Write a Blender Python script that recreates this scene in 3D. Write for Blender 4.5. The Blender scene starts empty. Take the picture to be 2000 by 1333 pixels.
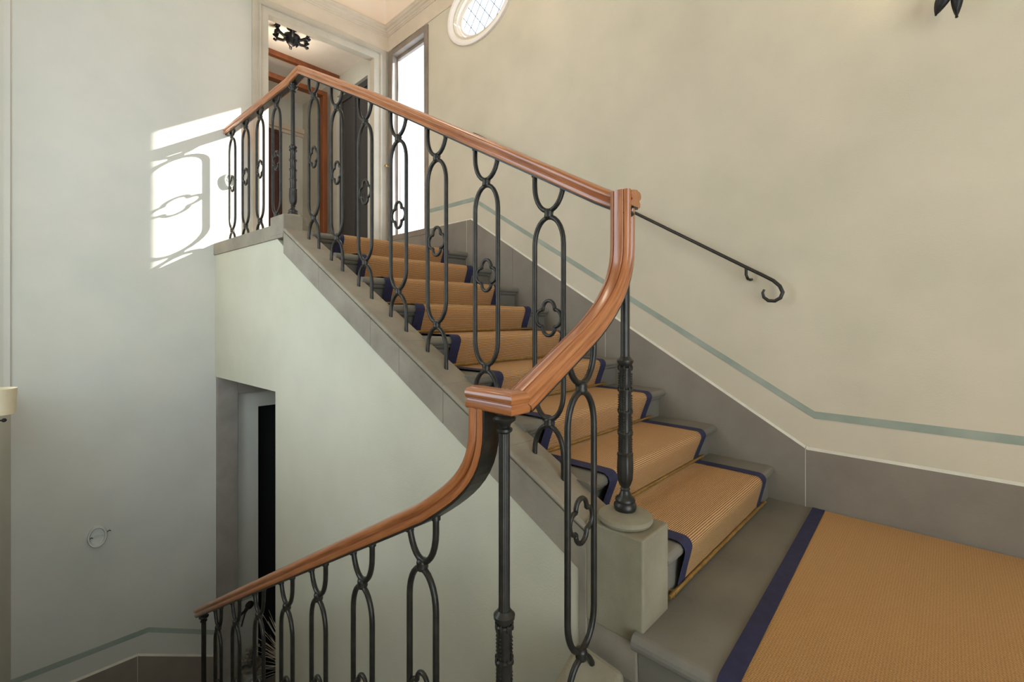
import bpy, math, random
from mathutils import Vector, Matrix
random.seed(7)
sin, cos, pi, sqrt = math.sin, math.cos, math.pi, math.sqrt
scene = bpy.context.scene
COL = scene.collection

# ------------------------------------------------------------------ camera, sky, sun, exposure
cam_data = bpy.data.cameras.new('camera')
cam = bpy.data.objects.new('camera', cam_data)
COL.objects.link(cam)
cam_data.sensor_fit = 'HORIZONTAL'
cam_data.sensor_width = 36.0
cam_data.lens = 896.72 * 36.0 / 2000.0
cam_data.shift_y = (620.08 - 666.5) / 2000.0
cam_data.clip_start = 0.02
cam.location = (0.0, 0.0, 0.9508)
cam.rotation_euler = (pi / 2, 0.0, -math.radians(46.4234))
scene.camera = cam

world = bpy.data.worlds.new('sky')
scene.world = world
world.use_nodes = True
bg = world.node_tree.nodes['Background']
bg.inputs['Color'].default_value = (0.70, 0.845, 1.0, 1.0)
bg.inputs['Strength'].default_value = 3.7

sun_data = bpy.data.lights.new('sun', 'SUN')
sun_data.energy = 32.0
sun_data.angle = math.radians(0.6)
sun_data.color = (1.0, 0.97, 0.94)
sun = bpy.data.objects.new('sun', sun_data)
COL.objects.link(sun)
sun.rotation_euler = Vector((-1.0, 0.378, -0.63)).to_track_quat('-Z', 'Y').to_euler()
sun.location = (6, -2, 6)

scene.view_settings.view_transform = 'Standard'
scene.view_settings.look = 'None'
scene.view_settings.gamma = 1.0
scene.view_settings.exposure = 0.42
scene.view_settings.use_curve_mapping = False
scene.cycles.use_denoising = True
scene.cycles.max_bounces = 10
scene.cycles.diffuse_bounces = 6
scene.cycles.caustics_reflective = False
scene.cycles.caustics_refractive = False

# ------------------------------------------------------------------ materials
def lin(c):
    return tuple((v / 12.92 if v <= 0.04045 else ((v + 0.055) / 1.055) ** 2.4) for v in [x / 255.0 for x in c]) + (1.0,)

class Mat:
    """small helper around a Principled material"""
    def __init__(self, name):
        self.m = bpy.data.materials.new(name)
        self.m.use_nodes = True
        self.nt = self.m.node_tree
        self.b = self.nt.nodes['Principled BSDF']
    def n(self, t, **kw):
        nd = self.nt.nodes.new(t)
        for k, v in kw.items():
            if hasattr(nd, k):
                setattr(nd, k, v)
            else:
                nd.inputs[k].default_value = v
        return nd
    def l(self, a, b):
        self.nt.links.new(a, b)

def blotchy(name, c1, c2, scale=1.2, detail=5, rough=0.85, bump=0.15, bscale=90, c3=None, s3=9.0, f3=0.35, stretch=None, metallic=0.0, bdist=0.004):
    M = Mat(name)
    tc = M.n('ShaderNodeTexCoord')
    src = tc.outputs['Object']
    if stretch:
        mp = M.n('ShaderNodeMapping'); mp.inputs['Scale'].default_value = stretch
        M.l(src, mp.inputs['Vector']); src = mp.outputs['Vector']
    nz = M.n('ShaderNodeTexNoise'); nz.inputs['Scale'].default_value = scale; nz.inputs['Detail'].default_value = detail; nz.inputs['Roughness'].default_value = 0.6
    M.l(src, nz.inputs['Vector'])
    rp = M.n('ShaderNodeValToRGB')
    rp.color_ramp.elements[0].position = 0.32; rp.color_ramp.elements[0].color = lin(c1)
    rp.color_ramp.elements[1].position = 0.68; rp.color_ramp.elements[1].color = lin(c2)
    M.l(nz.outputs['Fac'], rp.inputs['Fac'])
    out = rp.outputs['Color']
    if c3:
        n3 = M.n('ShaderNodeTexNoise'); n3.inputs['Scale'].default_value = s3; n3.inputs['Detail'].default_value = 6
        M.l(src, n3.inputs['Vector'])
        r3 = M.n('ShaderNodeValToRGB')
        r3.color_ramp.elements[0].position = 0.42; r3.color_ramp.elements[0].color = (0, 0, 0, 1)
        r3.color_ramp.elements[1].position = 0.75; r3.color_ramp.elements[1].color = (f3, f3, f3, 1)
        M.l(n3.outputs['Fac'], r3.inputs['Fac'])
        mx = M.n('ShaderNodeMixRGB'); mx.inputs['Color2'].default_value = lin(c3)
        M.l(r3.outputs['Color'], mx.inputs['Fac']); M.l(out, mx.inputs['Color1'])
        out = mx.outputs['Color']
    M.l(out, M.b.inputs['Base Color'])
    M.b.inputs['Roughness'].default_value = rough
    M.b.inputs['Metallic'].default_value = metallic
    if bump:
        nb = M.n('ShaderNodeTexNoise'); nb.inputs['Scale'].default_value = bscale; nb.inputs['Detail'].default_value = 4
        M.l(src, nb.inputs['Vector'])
        bp = M.n('ShaderNodeBump'); bp.inputs['Strength'].default_value = bump; bp.inputs['Distance'].default_value = bdist
        M.l(nb.outputs['Fac'], bp.inputs['Height']); M.l(bp.outputs['Normal'], M.b.inputs['Normal'])
    return M.m

M_PLASTER = blotchy('green_limewash_plaster', (186, 176, 152), (203, 191, 166), 1.1, 6, 0.9, 0.18, 130, c3=(205, 191, 166), s3=2.6, f3=0.5)
M_PLASTER_LOW = blotchy('green_limewash_cool_light', (186, 184, 170), (202, 198, 184), 1.0, 6, 0.9, 0.18, 130, c3=(206, 197, 180), s3=2.2, f3=0.45)  # same limewash, with a cool daylight tint put into the colour
M_PLASTER_WELL = blotchy('sage_limewash_plaster', (186, 180, 156), (202, 195, 171), 1.0, 6, 0.9, 0.18, 130, c3=(208, 201, 176), s3=2.2, f3=0.45)
M_CEIL = blotchy('warm_ceiling_plaster', (228, 206, 180), (238, 218, 194), 1.0, 4, 0.9, 0.08, 100)
M_MOULD = blotchy('beige_moulding_paint', (196, 179, 155), (210, 193, 169), 3.0, 4, 0.8, 0.08, 100)
M_SURROUND = blotchy('stone_door_surround', (176, 165, 146), (192, 180, 160), 4.0, 5, 0.85, 0.12, 120)
M_SURROUND_DARK = blotchy('brown_stone_surround', (132, 122, 110), (150, 140, 126), 5.0, 5, 0.9, 0.15, 120)
M_STONE = blotchy('grey_sandstone', (126, 115, 98), (150, 139, 119), 4.0, 6, 0.85, 0.25, 160, c3=(146, 138, 116), s3=14, f3=0.4)
M_STONE_TREAD = blotchy('dark_grey_sandstone_tread', (106, 101, 90), (128, 122, 108), 5.0, 6, 0.7, 0.25, 160, c3=(92, 88, 76), s3=10, f3=0.4)
M_STONE_PALE = blotchy('pale_sandstone', (124, 115, 92), (146, 137, 112), 5.0, 6, 0.88, 0.3, 170, c3=(128, 119, 98), s3=7, f3=0.45)
M_BASEB = blotchy('taupe_skirting_paint', (122, 112, 98), (136, 126, 111), 3.0, 5, 0.75, 0.15, 110)
M_GROUT = blotchy('pale_joint_filler', (196, 190, 172), (212, 206, 188), 9.0, 4, 0.9, 0.1, 120)
M_STRIPE = blotchy('green_grey_painted_band', (140, 148, 132), (156, 162, 146), 6.0, 5, 0.85, 0.1, 120)
M_NAVY = blotchy('navy_cotton_tape', (34, 34, 60), (44, 44, 74), 30.0, 4, 0.9, 0.3, 700, bdist=0.001)
M_IRON = blotchy('blackened_wrought_iron', (40, 38, 34), (58, 55, 48), 14.0, 5, 0.36, 0.12, 60, metallic=0.5, c3=(84, 76, 64), s3=30, f3=0.25)
M_IRON_BLACK = blotchy('black_iron', (24, 22, 20), (36, 33, 30), 14.0, 4, 0.5, 0.1, 60, metallic=0.3)
M_BRASS = blotchy('aged_brass', (142, 108, 54), (178, 140, 76), 20.0, 4, 0.35, 0.0, metallic=0.45)
M_FRAME = blotchy('grey_brown_window_frame', (120, 106, 92), (138, 123, 108), 8.0, 4, 0.6, 0.1, 120)
M_WHITE = blotchy('white_painted_reveal', (226, 216, 204), (236, 226, 214), 3.0, 4, 0.7, 0.05, 100)
M_LEAD = blotchy('lead_came', (60, 62, 66), (80, 82, 86), 10.0, 3, 0.6, 0.0, metallic=0.4)
M_SHADE = blotchy('cream_paper_shade', (206, 188, 154), (216, 200, 168), 12.0, 4, 0.9, 0.05, 200)
M_PLATE = blotchy('off_white_wall_plate', (188, 188, 176), (200, 200, 188), 5.0, 3, 0.5, 0.0)
M_BLACK = blotchy('painted_dark_interior', (6, 6, 6), (9, 9, 9), 2.0, 2, 1.0, 0.0)  # near-black paint for the darkness behind the lower doorway
M_TIMBER = blotchy('orange_brown_timber', (112, 60, 30), (140, 80, 42), 3.0, 5, 0.5, 0.1, 80, stretch=(6, 6, 1))
M_TIMBER_DARK = blotchy('dark_red_brown_door', (66, 34, 24), (84, 44, 32), 3.0, 5, 0.5, 0.1, 80, stretch=(6, 6, 1))
M_WEAVE = blotchy('dark_woven_fabric', (52, 50, 48), (76, 73, 70), 30.0, 5, 0.9, 0.5, 120, stretch=(1, 1, 14))
M_DRIED = blotchy('dried_grass', (226, 212, 186), (246, 238, 222), 20.0, 3, 0.9, 0.0)
M_POT = blotchy('mottled_glazed_pot', (86, 80, 70), (146, 138, 122), 16.0, 4, 0.4, 0.1, 60)
M_TILE_FLOOR = blotchy('worn_stone_floor', (120, 112, 98), (142, 134, 118), 3.0, 5, 0.7, 0.15, 90)

def wood_mat():
    M = Mat('polished_reddish_wood')
    tc = M.n('ShaderNodeTexCoord')
    mp = M.n('ShaderNodeMapping'); mp.inputs['Scale'].default_value = (1.6, 30.0, 1.0)
    M.l(tc.outputs['UV'], mp.inputs['Vector'])
    nz = M.n('ShaderNodeTexNoise'); nz.inputs['Scale'].default_value = 3.0; nz.inputs['Detail'].default_value = 8; nz.inputs['Roughness'].default_value = 0.65
    M.l(mp.outputs['Vector'], nz.inputs['Vector'])
    rp = M.n('ShaderNodeValToRGB')
    e = rp.color_ramp.elements
    e[0].position = 0.25; e[0].color = lin((128, 70, 34))
    e[1].position = 0.75; e[1].color = lin((206, 138, 84))
    m = rp.color_ramp.elements.new(0.5); m.color = lin((176, 106, 58))
    M.l(nz.outputs['Fac'], rp.inputs['Fac'])
    n2 = M.n('ShaderNodeTexNoise'); n2.inputs['Scale'].default_value = 7.0; n2.inputs['Detail'].default_value = 3
    M.l(tc.outputs['Object'], n2.inputs['Vector'])
    mx = M.n('ShaderNodeMixRGB'); mx.blend_type = 'MULTIPLY'; mx.inputs['Fac'].default_value = 0.22
    M.l(rp.outputs['Color'], mx.inputs['Color1']); M.l(n2.outputs['Color'], mx.inputs['Color2'])
    hs = M.n('ShaderNodeRGBToBW'); M.l(n2.outputs['Color'], hs.inputs['Color']); 
    M.nt.links.remove(mx.inputs['Color2'].links[0]); M.l(hs.outputs['Val'], mx.inputs['Color2'])
    M.l(mx.outputs['Color'], M.b.inputs['Base Color'])
    M.b.inputs['Roughness'].default_value = 0.28
    M.b.inputs['Coat Weight'].default_value = 0.6
    M.b.inputs['Coat Roughness'].default_value = 0.16
    bp = M.n('ShaderNodeBump'); bp.inputs['Strength'].default_value = 0.15; bp.inputs['Distance'].default_value = 0.002
    M.l(nz.outputs['Fac'], bp.inputs['Height']); M.l(bp.outputs['Normal'], M.b.inputs['Normal'])
    return M.m
M_WOOD = wood_mat()

def sisal_mat(name, pitch, c_hi, c_lo):
    M = Mat(name)
    uv = M.n('ShaderNodeUVMap'); uv.uv_map = 'UVMap'
    sp = M.n('ShaderNodeSeparateXYZ'); M.l(uv.outputs['UV'], sp.inputs['Vector'])
    nz = M.n('ShaderNodeTexNoise'); nz.inputs['Scale'].default_value = 14.0; nz.inputs['Detail'].default_value = 3
    M.l(uv.outputs['UV'], nz.inputs['Vector'])
    a = M.n('ShaderNodeMath', operation='MULTIPLY'); a.inputs[1].default_value = 2 * pi / pitch
    M.l(sp.outputs['X'], a.inputs[0])
    w = M.n('ShaderNodeMath', operation='MULTIPLY_ADD'); w.inputs[1].default_value = 2.5
    M.l(nz.outputs['Fac'], w.inputs[0]); M.l(a.outputs[0], w.inputs[2])
    s1 = M.n('ShaderNodeMath', operation='SINE'); M.l(w.outputs[0], s1.inputs[0])
    b = M.n('ShaderNodeMath', operation='MULTIPLY'); b.inputs[1].default_value = 2 * pi / (pitch * 1.3)
    M.l(sp.outputs['Y'], b.inputs[0])
    s2 = M.n('ShaderNodeMath', operation='SINE'); M.l(b.outputs[0], s2.inputs[0])
    h = M.n('ShaderNodeMath', operation='MULTIPLY_ADD'); h.inputs[1].default_value = 0.18
    M.l(s2.outputs[0], h.inputs[0]); M.l(s1.outputs[0], h.inputs[2])
    f = M.n('ShaderNodeMath', operation='MULTIPLY_ADD'); f.inputs[1].default_value = 0.40; f.inputs[2].default_value = 0.5
    M.l(h.outputs[0], f.inputs[0])
    n2 = M.n('ShaderNodeTexNoise'); n2.inputs['Scale'].default_value = 220.0; n2.inputs['Detail'].default_value = 3
    M.l(uv.outputs['UV'], n2.inputs['Vector'])
    g = M.n('ShaderNodeMath', operation='MULTIPLY_ADD'); g.inputs[1].default_value = 0.7; g.inputs[2].default_value = -0.35
    M.l(n2.outputs['Fac'], g.inputs[0])
    k = M.n('ShaderNodeMath', operation='ADD'); k.use_clamp = True
    M.l(f.outputs[0], k.inputs[0]); M.l(g.outputs[0], k.inputs[1])
    rp = M.n('ShaderNodeValToRGB')
    rp.color_ramp.elements[0].color = lin(c_lo); rp.color_ramp.elements[1].color = lin(c_hi)
    rp.color_ramp.elements[0].position = 0.05; rp.color_ramp.elements[1].position = 0.85
    M.l(k.outputs[0], rp.inputs['Fac'])
    M.l(rp.outputs['Color'], M.b.inputs['Base Color'])
    M.b.inputs['Roughness'].default_value = 0.85
    bp = M.n('ShaderNodeBump'); bp.inputs['Strength'].default_value = 0.7; bp.inputs['Distance'].default_value = 0.002
    M.l(h.outputs[0], bp.inputs['Height']); M.l(bp.outputs['Normal'], M.b.inputs['Normal'])
    return M.m
M_SISAL = sisal_mat('ribbed_sisal_runner', 0.0075, (222, 174, 118), (104, 66, 34))
M_SISAL_LAND = sisal_mat('sisal_landing_carpet', 0.006, (220, 170, 106), (122, 82, 42))

def glass_mat():
    M = Mat('clear_window_glass')
    tr = M.n('ShaderNodeBsdfTransparent'); gl = M.n('ShaderNodeBsdfGlossy'); gl.inputs['Roughness'].default_value = 0.02
    mx = M.n('ShaderNodeMixShader')
    mx.inputs[0].default_value = 0.07; M.l(tr.outputs[0], mx.inputs[1]); M.l(gl.outputs[0], mx.inputs[2])
    M.l(mx.outputs[0], M.nt.nodes['Material Output'].inputs['Surface'])
    return M.m
M_GLASS = glass_mat()
def bulb_mat():
    M = Mat('warm_candle_bulb')
    M.b.inputs['Base Color'].default_value = (1, 0.9, 0.7, 1)
    M.b.inputs['Emission Color'].default_value = (1, 0.75, 0.42, 1)
    M.b.inputs['Emission Strength'].default_value = 6.0
    return M.m
M_BULB = bulb_mat()

# ------------------------------------------------------------------ mesh helpers
class MB:
    def __init__(self):
        self.v, self.f, self.uv, self.s = [], [], [], []
    def add(self, verts, faces, smooth=False, uvs=None):
        o = len(self.v)
        self.v += [tuple(p) for p in verts]
        for i, fc in enumerate(faces):
            self.f.append([j + o for j in fc]); self.s.append(smooth)
            self.uv.append([uvs[j] for j in fc] if uvs else None)
        return self
    def hexa(self, p):
        """8 points: bottom 0-3 counter-clockwise seen from above, top 4-7"""
        return self.add(p, [[3, 2, 1, 0], [4, 5, 6, 7], [0, 1, 5, 4], [1, 2, 6, 5], [2, 3, 7, 6], [3, 0, 4, 7]])
    def box(self, x0, x1, y0, y1, z0, z1, fn=None):
        p = [(x0, y0, z0), (x1, y0, z0), (x1, y1, z0), (x0, y1, z0), (x0, y0, z1), (x1, y0, z1), (x1, y1, z1), (x0, y1, z1)]
        if fn: p = [fn(*q) for q in p]
        return self.hexa(p)
    def tube(self, path, r, n=8, closed=False, uvscale=None, cap=True, flat=None):
        P = [Vector(p) for p in path]; m = len(P)
        rs = r if isinstance(r, (list, tuple)) else [r] * m
        T = []
        for i in range(m):
            a = P[(i - 1) % m] if (closed or i > 0) else P[i]
            b = P[(i + 1) % m] if (closed or i < m - 1) else P[i]
            t = (b - a)
            T.append(t.normalized() if t.length > 1e-9 else Vector((0, 0, 1)))
        ref = Vector((1, 0, 0)) if abs(T[0].x) < 0.8 else Vector((0, 1, 0))
        N = (ref - T[0] * ref.dot(T[0])).normalized()
        vs = []
        for i in range(m):
            N = (N - T[i] * N.dot(T[i])); N.normalize()
            B = T[i].cross(N)
            for k in range(n):
                a = 2 * pi * k / n
                vs.append(P[i] + (N * cos(a) + B * sin(a)) * rs[i])
        fs = []
        rng = m if closed else m - 1
        for i in range(rng):
            j = (i + 1) % m
            for k in range(n):
                l = (k + 1) % n
                fs.append([i * n + k, i * n + l, j * n + l, j * n + k])
        self.add(vs, fs, True)
        if cap and not closed:
            self.add([vs[k] for k in range(n)], [list(range(n))[::-1]])
            self.add([vs[(m - 1) * n + k] for k in range(n)], [list(range(n))])
        return self
    def lathe(self, prof, c=(0, 0, 0), n=24, fn=None, axis='z', smooth=True):
        """prof: list of (r, h)"""
        vs, fs = [], []
        for i, (r, h) in enumerate(prof):
            for k in range(n):
                a = 2 * pi * k / n
                rr = r * (fn(a, h) if fn else 1.0)
                if axis == 'z': vs.append((c[0] + rr * cos(a), c[1] + rr * sin(a), c[2] + h))
                elif axis == 'x': vs.append((c[0] + h, c[1] + rr * cos(a), c[2] + rr * sin(a)))
                else: vs.append((c[0] + rr * cos(a), c[1] + h, c[2] + rr * sin(a)))
        for i in range(len(prof) - 1):
            for k in range(n):
                l = (k + 1) % n
                fs.append([i * n + k, i * n + l, (i + 1) * n + l, (i + 1) * n + k])
        self.add(vs, fs, smooth)
        self.add(vs[:n], [list(range(n))[::-1]])
        self.add(vs[-n:], [list(range(n))])
        return self
    def ball(self, c, r, n=8, m=5, sc=(1, 1, 1)):
        prof = []
        vs, fs = [], []
        for i in range(m + 1):
            t = pi * i / m
            for k in range(n):
                a = 2 * pi * k / n
                vs.append((c[0] + r * sc[0] * sin(t) * cos(a), c[1] + r * sc[1] * sin(t) * sin(a), c[2] - r * sc[2] * cos(t)))
        for i in range(m):
            for k in range(n):
                l = (k + 1) % n
                fs.append([i * n + k, i * n + l, (i + 1) * n + l, (i + 1) * n + k])
        return self.add(vs, fs, True)
    def prism(self, poly, fa, fb, smooth=False):
        """poly: list of 2D points, fa / fb map a 2D point to each end face"""
        n = len(poly)
        A = [fa(*p) for p in poly]; B = [fb(*p) for p in poly]
        self.add(A + B, [[i, (i + 1) % n, n + (i + 1) % n, n + i] for i in range(n)], smooth)
        self.add(A, [list(range(n))[::-1]]); self.add(B, [list(range(n))])
        return self
    def sweep(self, path, side, prof, smooth=True, endtop=None):
        """sweep a closed profile [(s, u)] along a planar path; side = constant side vector"""
        P = [Vector(p) for p in path]; m = len(P); S = Vector(side).normalized()
        n = len(prof); vs, uvs = [], []; L = 0.0
        per = [0.0]
        for i in range(n):
            a, b = prof[i], prof[(i + 1) % n]
            per.append(per[-1] + math.hypot(b[0] - a[0], b[1] - a[1]))
        for i in range(m):
            t0 = (P[i] - P[i - 1]).normalized() if i > 0 else None
            t1 = (P[i + 1] - P[i]).normalized() if i < m - 1 else None
            if t0 is None: t = t1; k = 1.0
            elif t1 is None: t = t0; k = 1.0
            else:
                t = (t0 + t1).normalized(); k = 1.0 / max(0.35, t.dot(t1))
            U = S.cross(t).normalized() * k
            if i > 0: L += (P[i] - P[i - 1]).length
            for j, (s, u) in enumerate(prof):
                vs.append(P[i] + S * s + U * u); uvs.append((L, per[j]))
        fs = []
        for i in range(m - 1):
            for j in range(n):
                l = (j + 1) % n
                fs.append([i * n + j, (i + 1) * n + j, (i + 1) * n + l, i * n + l])
        self.add(vs, fs, smooth, uvs)
        self.add(vs[:n], [list(range(n))], False, uvs[:n]); self.add(vs[-n:], [list(range(n))[::-1]], False, uvs[-n:])
        return self
    def mesh(self, name, mat):
        me = bpy.data.meshes.new(name)
        me.from_pydata(self.v, [], self.f)
        me.polygons.foreach_set('use_smooth', self.s)
        if any(self.uv):
            ul = me.uv_layers.new(name='UVMap')
            k = 0
            for i, fc in enumerate(self.f):
                for q in range(len(fc)):
                    if self.uv[i]: ul.data[k].uv = self.uv[i][q]
                    k += 1
        me.materials.append(mat)
        me.validate(); me.update()
        return me
    def obj(self, name, mat, parent=None, autosmooth=True, bevel=0.0, bseg=2, fixn=True, loc=None):
        me = self.mesh(name, mat)
        o = bpy.data.objects.new(name, me)
        COL.objects.link(o)
        if parent: o.parent = parent
        if loc: o.location = loc
        if fixn:
            import bmesh
            bm = bmesh.new(); bm.from_mesh(me)
            bmesh.ops.remove_doubles(bm, verts=bm.verts, dist=1e-5)
            bmesh.ops.recalc_face_normals(bm, faces=bm.faces)
            bm.to_mesh(me); bm.free()
        if autosmooth and any(self.s):
            me.set_sharp_from_angle(angle=math.radians(42))
        if bevel:
            md = o.modifiers.new('bevel', 'BEVEL'); md.width = bevel; md.segments = bseg; md.limit_method = 'ANGLE'; md.angle_limit = math.radians(35)
        return o

def tag(o, label=None, cat=None, group=None, kind=None):
    if label: o['label'] = label
    if cat: o['category'] = cat
    if group: o['group'] = group
    if kind: o['kind'] = kind
    return o
def thing(name, label, cat, loc=(0, 0, 0), group=None, rotz=0.0):
    o = bpy.data.objects.new(name, None); COL.objects.link(o)
    o.location = loc; o.rotation_euler = (0, 0, rotz); o.empty_display_size = 0.1
    return tag(o, label, cat, group)
def setting(o):
    o['kind'] = 'structure'; return o

# ------------------------------------------------------------------ measures (metres)
XW = 2.70                       # face of right wall
R, T, Y1, NOSE = 0.17, 0.306, 0.6894, 0.0445
NST = 9
ZL = NST * R                    # upper landing level, 1.53
def XO(y): return 1.285 - 0.05 * (y - 0.68)          # outer face of stringer and stairwell wall
def XB(y): return 1.374 - 0.05 * (y - 0.77)          # balustrade line of the upper flight
def NL(y): return R * ((y - (Y1 - NOSE)) / T + 1)    # nosing line
def YF(x): return 4.447 + 0.06 * (XW - x)            # face of far wall
def far(x, d, z): return (x, YF(x) + d, z)
def XLW(y): return -0.087 - 0.20 * (4.614 - y)      # face of left wall

# ------------------------------------------------------------------ right wall with two windows
NW = (3.728, 4.385, 1.80, 3.80)      # narrow window y0 y1 z0 z1
OC = (2.965, 3.66); OA, OB = 0.345, 0.225     # oval hole
RY0, RY1, RZ0, RZ1 = 2.45, 3.45, 3.36, 3.97
wt = 0.10
mb = MB()
def wbox(y0, y1, z0, z1): mb.box(XW, XW + wt, y0, y1, z0, z1)
wbox(-3.2, RY0, -2.4, 4.9); wbox(RY0, RY1, -2.4, RZ0); wbox(RY0, RY1, RZ1, 4.9)
wbox(RY1, NW[0], -2.4, 4.9); wbox(NW[0], NW[1], -2.4, NW[2]); wbox(NW[0], NW[1], NW[3], 4.9); wbox(NW[1], 4.75, -2.4, 4.9)
angs = sorted(set([2 * pi * k / 64 for k in range(64)] + [math.atan2(z - OC[1], y - OC[0]) % (2 * pi) for y in (RY0, RY1) for z in (RZ0, RZ1)]))
def rect_pt(a):
    dy, dz = cos(a), sin(a); t = 1e9
    if dy > 1e-9: t = min(t, (RY1 - OC[0]) / dy)
    if dy < -1e-9: t = min(t, (RY0 - OC[0]) / dy)
    if dz > 1e-9: t = min(t, (RZ1 - OC[1]) / dz)
    if dz < -1e-9: t = min(t, (RZ0 - OC[1]) / dz)
    return OC[0] + t * dy, OC[1] + t * dz
n = len(angs); vs = []
for a in angs:
    y, z = rect_pt(a); r = 1 / sqrt((cos(a) / OA) ** 2 + (sin(a) / OB) ** 2)
    ey, ez = OC[0] + r * cos(a), OC[1] + r * sin(a)
    vs += [(XW, y, z), (XW, ey, ez), (XW + wt, OC[0] + (ey - OC[0]) * 1.0, OC[1] + (ez - OC[1]) * 1.0), (XW + wt, y, z)]
fs = []
for i in range(n):
    j = (i + 1) % n
    for q in range(3):
        fs.append([i * 4 + q, j * 4 + q, j * 4 + q + 1, i * 4 + q + 1])
mb.add(vs, fs)
setting(mb.obj('wall_right', M_PLASTER, fixn=False))

# ------------------------------------------------------------------ far wall with two doorways
UD = (1.497, 2.535, ZL, 3.72)        # upper doorway
LD = (1.425, 2.10, -2.4, 0.145)      # dark lower doorway under the landing
mb = MB(); ft = 0.06
def fbox(x0, x1, z0, z1): mb.box(x0, x1, 0, ft, z0, z1, far)
fbox(-0.6, LD[0], -2.4, ZL); fbox(-0.6, UD[0], ZL, 4.9)
fbox(LD[0], LD[1], LD[3], ZL); fbox(LD[1], XW + 0.05, -2.4, ZL)
fbox(UD[0], UD[1], UD[3], 4.9); fbox(UD[1], XW + 0.05, ZL, 4.9)
setting(mb.obj('wall_far', M_PLASTER_LOW))

# left wall, with the large window beside and behind the camera
mb = MB()
def lwall(ya, yb, za, zb):
    mb.hexa([(XLW(ya) - 0.15, ya, za), (XLW(ya), ya, za), (XLW(yb), yb, za), (XLW(yb) - 0.15, yb, za),
             (XLW(ya) - 0.15, ya, zb), (XLW(ya), ya, zb), (XLW(yb), yb, zb), (XLW(yb) - 0.15, yb, zb)])
WY0, WY1, WZ0, WZ1 = 2.0, 4.60, 0.46, 3.8
lwall(-3.2, WY0, -2.4, 4.9); lwall(WY0, WY1, -2.4, WZ0); lwall(WY0, WY1, WZ1, 4.9); lwall(WY1, 4.62, -2.4, 4.9)
A0 = XLW(4.614)     # splayed reveal at the far side of the window
sp_ = [(A0, 4.614), (A0 - 0.60, 4.614 - 0.25), (A0 - 0.60, 4.95), (A0, 4.95)]
mb.hexa([(x, y, WZ0) for x, y in sp_] + [(x, y, WZ1) for x, y in sp_])
def lwall2(ya, yb, za, zb, o=0.60, t=0.12):
    mb.hexa([(XLW(ya) - o - t, ya, za), (XLW(ya) - o, ya, za), (XLW(yb) - o, yb, za), (XLW(yb) - o - t, yb, za),
             (XLW(ya) - o - t, ya, zb), (XLW(ya) - o, ya, zb), (XLW(yb) - o, yb, zb), (XLW(yb) - o - t, yb, zb)])
GY0, GY1 = 2.0, 3.6       # opening in an added outer wall, narrowed to cut light on the far wall
lwall2(1.9, GY0, 0.3, 3.95); lwall2(GY1, 4.7, 0.3, 3.95); lwall2(GY0, GY1, 3.55, 3.95); lwall2(GY0, GY1, 0.3, 0.46)
lwall2(1.9, 4.61, 0.3, 0.459, 0.14, 0.5); lwall2(1.9, 4.61, 3.80, 3.95, 0.14, 0.5); lwall2(1.85, 2.0, 0.3, 3.95, 0.14, 0.5)
setting(mb.obj('wall_left', M_PLASTER_LOW))

mb = MB(); BX, BZ0, BZ1 = 1.0, -2.3, 3.1  # unseen wall; its opening is added to bring sky light onto the far wall
for a in ((-1.9, BX, -2.4, BZ0), (-1.9, BX, BZ1, 4.9), (BX, XW + 0.1, -2.4, 4.9)): mb.box(a[0], a[1], -3.35, -3.2, a[2], a[3])
setting(mb.obj('wall_back', M_PLASTER_LOW))

# ceiling: coved plaster vault
mb = MB()
xs = [2.655 - 4.555 * (i / 60.0) ** 1.6 for i in range(61)][::-1]
ys = [4.68 - 7.88 * (i / 90.0) ** 1.5 for i in range(91)][::-1]
def ceil_z(x, y):
    d = min(2.655 - x, YF(x) - 0.045 - y)
    d = max(0.0, min(1.0, d / 1.1))
    return 4.085 + 0.75 * sqrt(max(0.0, 1 - (1 - d) ** 2))
vs = []
for j in range(91):
    for x in xs:
        ye = YF(x) - 0.045; y = -3.2 + (ys[j] + 3.2) * (ye + 3.2) / 7.88
        vs.append((x, y, ceil_z(x, y)))
fs = [[j * 61 + i, j * 61 + i + 1, (j + 1) * 61 + i + 1, (j + 1) * 61 + i] for j in range(90) for i in range(60)]
mb.add(vs, fs, True)
c = mb.obj('ceiling', M_CEIL, fixn=False, autosmooth=False); setting(c)

# crown moulding: right wall run and far wall run
crown = [(0.0, 4.0), (0.014, 4.0), (0.016, 4.012), (0.024, 4.016), (0.026, 4.03), (0.04, 4.036), (0.044, 4.052), (0.06, 4.058), (0.062, 4.075), (0.07, 4.08), (0.07, 4.092), (0.0, 4.092)]
mb = MB(); mb.prism(crown, lambda d, z: (XW - d, -3.2, z), lambda d, z: (XW - d, YF(XW) + 0.0 - d, z))
setting(mb.obj('trim_1', M_MOULD))
mb = MB(); mb.prism(crown, lambda d, z: (-0.55, YF(-0.55) - d, z), lambda d, z: (XW - d, YF(XW - d) - d, z))
setting(mb.obj('trim_2', M_MOULD))
# plain frieze bands below the crown
mb = MB(); mb.box(XW - 0.008, XW, -3.2, YF(XW), 3.845, 4.0); setting(mb.obj('trim_3', M_MOULD))
mb = MB(); mb.box(-0.55, XW - 0.008, -0.01, 0.0, 3.845, 4.0, far); setting(mb.obj('trim_4', M_MOULD))

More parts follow.
